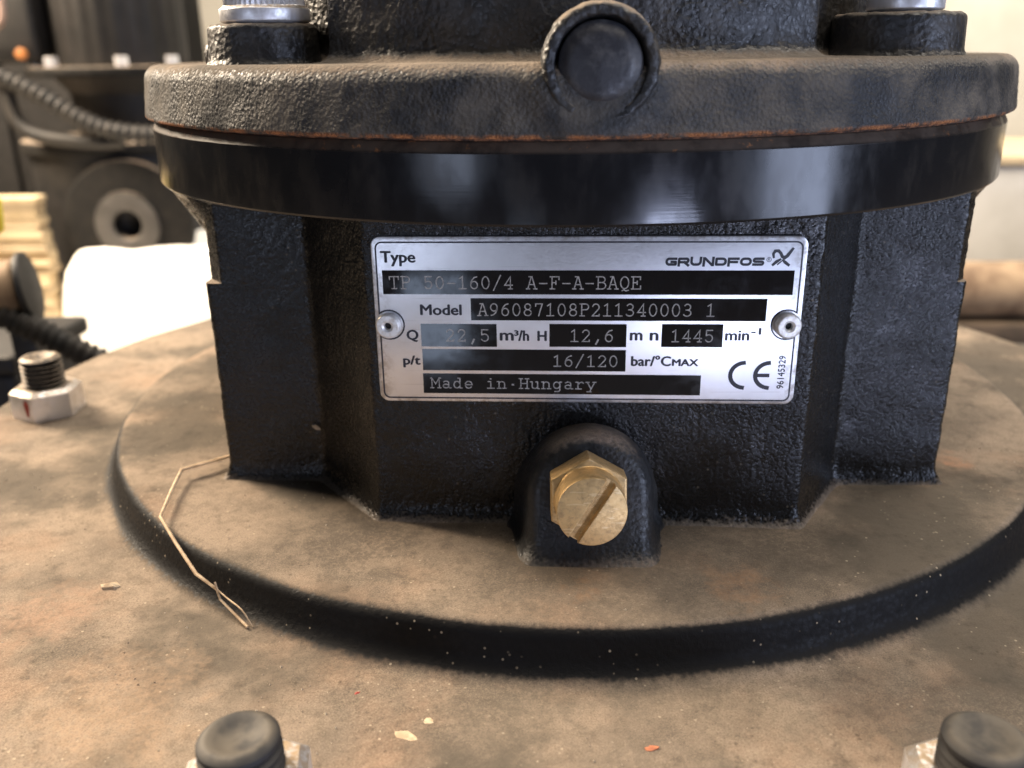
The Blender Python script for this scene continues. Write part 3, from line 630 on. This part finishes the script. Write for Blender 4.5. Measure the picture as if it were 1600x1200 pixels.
def flake(name, c, r, mat, label, cat, rz=0.0, h=1.0, squash=.5, vertical=False):
    mb = MB(); n = 11; rr = [r*(0.65+.5*random.random()) for _ in range(n)]; V = []
    for k in range(n):
        q = 2*PI*k/n; x_, y_ = rr[k]*math.cos(q), rr[k]*math.sin(q)*squash; x2, y2 = x_*math.cos(rz)-y_*math.sin(rz), x_*math.sin(rz)+y_*math.cos(rz)
        V.append((x2, y2, h*(.25+.5*random.random())))
    V2 = [(v[0]*.96, v[1]*.96, 0) for v in V]; T = V+V2+[(0, 0, h)]
    F = [(k, (k+1) % n, 2*n) for k in range(n)]+[(n+k, n+(k+1) % n, (k+1) % n, k) for k in range(n)]
    T = [(c[0]+v[0], c[1]-v[2], c[2]+v[1]) if vertical else (c[0]+v[0], c[1]+v[1], c[2]+v[2]) for v in T]
    mb.add(T, F); return tag(mb.build(name, mat, None, True, 30), label, cat)
hk = flake('seed_husk', (-123.6, -137.4, -11.8), 3.4, M_husk, 'pale curled seed husk on the dusty flange left of the straw end', 'husk', 0.15, 1.5, .42)
flake('paint_flake', (-33.0, -190.5, -12.0), 4.0, M_husk, 'pale peeling flake on the flange between the two front studs', 'flake', -.2, .5, .5)
flake('paint_flake', (-29.0, -186.0, -12.0), 1.3, M_husk, 'small pale chip just behind the peeling flake near the front edge', 'flake', .5, .6, .8)
flake('rust_flake', (18.2, -191.9, -12.0), 1.5, M_orange, 'orange flake on the flange near the bottom edge of the photo', 'flake', .1, .6, .5)
flake('red_speck', (-46.6, -177.5, -12.0), .8, M_red, 'tiny bright red speck on the flange below the plinth', 'speck', 1.2, .5, .7)
flake('paint_chip', (-75.8, -92.9, 17.4), 1.4, M_husk, 'pinkish chip stuck to the left face of the black column', 'chip', -.6, .5, .5, True)
# grit: uncountable crumbs
gm = MB()
clusters = [(random.uniform(-200, 200), random.uniform(-225, -60)) for _ in range(26)]
for _ in range(800):
    while True:
        x_, y_ = random.uniform(-225, 225), random.uniform(-236, 40)
        if random.random() < .6: cx_, cy_ = random.choice(clusters); x_, y_ = random.gauss(cx_, 9), random.gauss(cy_, 9)
        r_ = math.hypot(x_, y_)
        if r_ < 233 and not (162 < r_ < 178): break
    if r_ < 168 and abs(x_) < 106 and y_ > -92: continue
    if r_ < 168 and -54 < x_ < 66 and y_ > -122: continue
    zc = -11.8 if r_ > 170 else 0.0; s_ = random.choice([.14, .18, .2, .25, .3, .42])*random.uniform(.7, 1.2); q = random.random()*PI
    V = [(s_*math.cos(q+k*2.1)*random.uniform(.7, 1.3), s_*math.sin(q+k*2.1)*random.uniform(.7, 1.3), 0) for k in range(3)]+[(0, 0, s_*.9)]
    gm.add([(x_+v[0], y_+v[1], zc+v[2]) for v in V], [(0, 1, 3), (1, 2, 3), (2, 0, 3)])
g_ = gm.build('grit', M_grit, None, False, kind='stuff'); g_['label'] = 'pale crumbs and dust scattered on the flange'; g_['category'] = 'grit'

# ------------------------------------------------------------------ background, left: a second pump
bp_ = thing('background_pump', 'blurred dark pump with round side flange standing behind at the left', 'pump', (-612, 900, FZ))
def cyl(x, y, z0, z1, r, n=48, rd=3, z0r=None): return lathe(fillet([(1, z0), (r, z0), (r, z1), (1, z1)], rd, n=3), n, frame((x, y, 0), (0, 0, 1)))
mb = MB(); mb.add(*lathe(fillet([(1, 108), (84, 108), (84, 330), (1, 335)], 6, n=3), 240, frame((-600, 925, 0), (0, 0, 1)), rf=lambda t_, r, h: r-3*(0.5+.5*math.cos(24*t_)) if 115 < h < 325 and r > 50 else r)); mb.build('motor', M_black, bp_)
mb = MB(); mb.add(*cyl(-604, 930, 101, 114, 122, 64, 3)); mb.build('upper_flange', M_dull, bp_)
mb = MB(); mb.add(*lathe(fillet([(60, 20), (70, 30), (72, 80), (90, 101)], 8, n=3), 48, frame((-604, 930, 0), (0, 0, 1)))); mb.build('lantern', M_black, bp_)
mb = MB(); mb.add(*cyl(-622, 930, 4, 21, 128, 64, 3)); mb.build('lower_flange', M_dull, bp_)
mb = MB(); mb.add(*lathe(fillet([(60, FZ), (95, FZ+4), (100, FZ+120), (118, -60), (120, 4)], 15, n=4), 64, frame((-622, 930, 0), (0, 0, 1)))); mb.build('casing', M_black, bp_)
fr = frame((-568, 800, -80), (0.08, -1, 0.02))
mb = MB(); mb.add(*lathe(fillet([(60, -18), (82, -18), (82, 0), (44, 0), (42, 3), (19, 3), (17, -8)], [0, 3, 3, 2, 1, 1.5, 0], n=3), 72, fr)); sf = mb.build('side_flange', M_dull, bp_)
mb = MB(); mb.add(*lathe(fillet([(41, 2.9), (41, 4.6), (20, 4.6), (18.5, 2)], 1, n=2), 64, fr)); mb.build('raised_face', M_face, sf)
mb = MB(); mb.add(*lathe([(17.5, -8), (16, -50), (0.5, -50)], 32, fr)); mb.build('bore', M_hole, sf)
mb = MB(); mb.add(*lathe([(45, -18), (45, -90)], 32, fr)); mb.build('outlet_neck', M_black, bp_)
for k, (x_, z_) in enumerate([(-705, 114), (-652, 114), (-560, 114), (-512, 114), (-716, 21), (-655, 21), (-560, 21)]):
    hx = [(8*math.cos(q*PI/3+.3), 8*math.sin(q*PI/3+.3)) for q in range(6)]
    yy = 930-math.sqrt(max(110**2-(x_+(604 if z_ > 60 else 622))**2, 0))
    mesh('flange_bolt', *prism(hx, 0, 12, frame((x_, yy+4, z_), (0, 0, 1)), 1.5), M_zinc, bp_, True, 30)
tb = MB(); tb.add(*box(-760, -676, 850, 960, 118, 230, 6)); tb.build('terminal_box', M_black, bp_)
tb = MB(); tb.add(*lathe(fillet([(1, 0), (7, 0), (7, 8), (1, 9)], 2, n=2), 20, frame((-693, 846, 130), (0, -1, 0)))); tb.build('amber_cap', M_amber, bp_)
hs = MB(); hs.add(*tube([(-720, 800, 110), (-680, 795, 96), (-640, 792, 76), (-600, 790, 52), (-560, 790, 38), (-500, 800, 34), (-440, 830, 50)], 12, 12, (11, .30), 40)); tag(hs.build('conduit', M_hose), 'blurred ribbed conduit drooping across the background pump', 'conduit')
hs = MB(); hs.add(*tube([(-700, 806, 92), (-690, 800, 50), (-660, 798, 32), (-600, 800, 24), (-560, 806, 24)], 9, 10, None, 8)); tag(hs.build('hose', M_hose), 'thin smooth hose below the ribbed conduit on the background pump', 'hose')
wr = MB(); wr.add(*tube([(-700, 830, 220), (-697, 826, 190), (-702, 826, 168), (-725, 830, 158), (-770, 835, 158)], 4.5, 8, None, 8)); tag(wr.build('wire', M_wire), 'pinkish bent wire at the top left corner', 'wire')
# stack of cream boards
bs = thing('board_stack', 'stack of cream boards under the dark background pump at the left', 'stack', (-760, 850, FZ))
z = FZ+3
k = 0
while z < -40:
    h = 9.0; dx = random.uniform(-5, 5); mb = MB(); mb.add(*box(-950, -672+dx, 778+random.uniform(-5, 5), 800, z, z+h-1.6, 0.8)); mb.build('board', M_card if k % 3 else M_cardd, bs); z += h; k += 1
# white packing block and white sheet on the floor
ni, nj = 34, 40; P = np.zeros((ni, nj, 3)); pth = fillet([(700, FZ+3), (762, FZ+40), (768, -104), (1010, -112), (1020, FZ+3)], [0, 40, 30, 40, 0], n=5)
ln_ = np.concatenate([[0], np.cumsum([np.hypot(*(pth[k+1]-pth[k])) for k in range(len(pth)-1)])])
for i in range(ni):
    q = ln_[-1]*i/(ni-1); yy = np.interp(q, ln_, [p[0] for p in pth]); zz = np.interp(q, ln_, [p[1] for p in pth])
    for j in range(nj):
        e = 1-abs(2*j/(nj-1)-1)**14; v = Vector((-665+290*j/(nj-1), yy, FZ+3+(zz-FZ-3)*(.6+.4*e)))
        P[i, j] = np.array(v)+np.array(noise.noise_vector(v*.011))*9+np.array(noise.noise_vector(v*.03))*5; P[i, j, 2] = max(P[i, j, 2], FZ+8)
V, F = grid(P, False); tag(mesh('packing_paper', V, F, M_paper), 'heap of crumpled white packing paper below the round side flange', 'packing')
n = 24; P = np.zeros((n, n, 3))
for i in range(n):
    for j in range(n):
        x_ = -1250+950*j/(n-1); y_ = 380+360*i/(n-1); P[i, j] = (x_, y_, FZ+6+3*noise.noise(Vector((x_, y_, 0))*.012))
V, F = grid(P, False); sh = mesh('paper_sheet', list(V)+[(p[0], p[1], p[2]-2) for p in V], F+[tuple(q+n*n for q in reversed(f)) for f in F], M_paper); tag(sh, 'white paper sheet spread on the floor at the left behind the flange', 'paper')
# near left: black conduit and clutter at the flange's edge
hs = MB(); hs.add(*tube([(-420, 150, 24), (-365, 150, 0), (-330, 150, -16), (-306, 150, -28), (-284, 151, -41), (-255, 156, -58)], 8.3, 12, (5.2, .22), 34)); tag(hs.build('conduit', M_hose), 'black ribbed conduit running behind the left edge of the flange', 'conduit')
cr = thing('black_crate', 'black plastic crate partly hidden below the ribbed conduit at the left edge', 'crate', (-420, 200, FZ))
mb = MB(); mb.add(*box(-560, -345, 170, 255, FZ+2, -60, 6)); mb.build('crate_body', M_black, cr)
mb = MB(); mb.add(*box(-566, -340, 165, 260, -59.8, -48, 3)); mb.build('crate_rim', M_black, cr)
vc = thing('pipe_cap', 'dusty tan pipe cap with a black end disc at the left edge above the conduit', 'cap', (-330, 165, FZ))
fr = frame((-322, 165, -4), (0.93, 0.30, 0.12))
mb = MB(); mb.add(*lathe(fillet([(1, 0), (21, 0), (21, 4), (1, 4)], 1.2, n=2), 48, fr)); mb.build('end_disc', M_black, vc)
mb = MB(); mb.add(*lathe(fillet([(1, -45), (16, -45), (18.5, -1), (1, -1)], 3, n=3), 48, fr)); mb.build('cap_body', M_tan, vc)
mb = MB(); mb.add(*box(-335, -320, 160, 172, FZ+2, -24, 2)); mb.build('cap_stand', M_black, vc)
yk = MB(); yk.add(*lathe(fillet([(1, -8), (10, -8), (12, 14), (1, 16)], 3, n=3), 32, frame((-352, 185, 32), (0, 0, 1)))); yk.add(*lathe([(3, -40), (3, -8)], 16, frame((-352, 185, 32), (0, 0, 1)))); tag(yk.build('yellow_knob', M_yellow), 'yellow plastic knob at the far left edge beside the pipe cap', 'knob')
dk = thing('dark_cabinet', 'dark cabinet behind the background pump at the left edge', 'cabinet', (-1000, 1350, FZ))  # body and doors are plain black
mb = MB(); mb.add(*box(-1500, -705, 1250, 1500, FZ+2, 420, 8)); mb.build('cabinet_body', M_black, dk)
for q in range(3):
    mb = MB(); mb.add(*box(-1490+q*262, -1490+q*262+255, 1240, 1249.5, FZ+20, 410, 3)); mb.build('door', M_black, dk)
# drums behind
dr = MB(); dr.add(*lathe(fillet([(1, FZ), (110, FZ), (110, 40), (114, 46), (110, 52), (110, 420), (1, 425)], 4, n=3), 64, frame((-540, 1500, 0), (0, 0, 1)))); tag(dr.build('grey_drum', M_drum), 'pale grey drum behind the left end of the cap flange', 'drum')
dr = MB(); dr.add(*lathe(fillet([(1, FZ), (130, FZ), (130, 60), (134, 66), (130, 72), (130, 440), (1, 445)], 4, n=3), 64, frame((-470, 1800, 0), (0, 0, 1)))); tag(dr.build('blue_drum', M_blue), 'blue drum showing between the grey drum and the zinc nut', 'drum')
# right: pale cabinet, tan pipe on a timber
cb = thing('steel_cabinet', 'blurred pale grey cabinet low behind the pump at the right', 'cabinet', (900, 1500, FZ))
mb = MB(); mb.add(*box(560, 1400, 1300, 1600, FZ+2, -70, 6)); mb.build('cabinet_body', M_steel, cb)
mb = MB(); mb.add(*box(552, 1408, 1290, 1608, -69.6, -52, 4)); mb.build('cabinet_top', M_card, cb)
pi_ = MB(); pi_.add(*tube([(440, 852, -176), (1200, 856, -176)], 36, 32)); tag(pi_.build('tan_pipe', M_tan), 'tan dusty pipe lying behind the flange at the right edge', 'pipe')
ti = thing('timber_bearer', 'dark timber bearer under the tan pipe at the right', 'timber', (700, 852, FZ))
mb = MB(); mb.add(*box(430, 1210, 812, 892, -240, -213, 3)); mb.build('beam', M_wood, ti)
for x_ in (480, 1150):
    mb = MB(); mb.add(*box(x_-30, x_+30, 815, 889, FZ+2, -240.5, 3)); mb.build('leg', M_wood, ti)
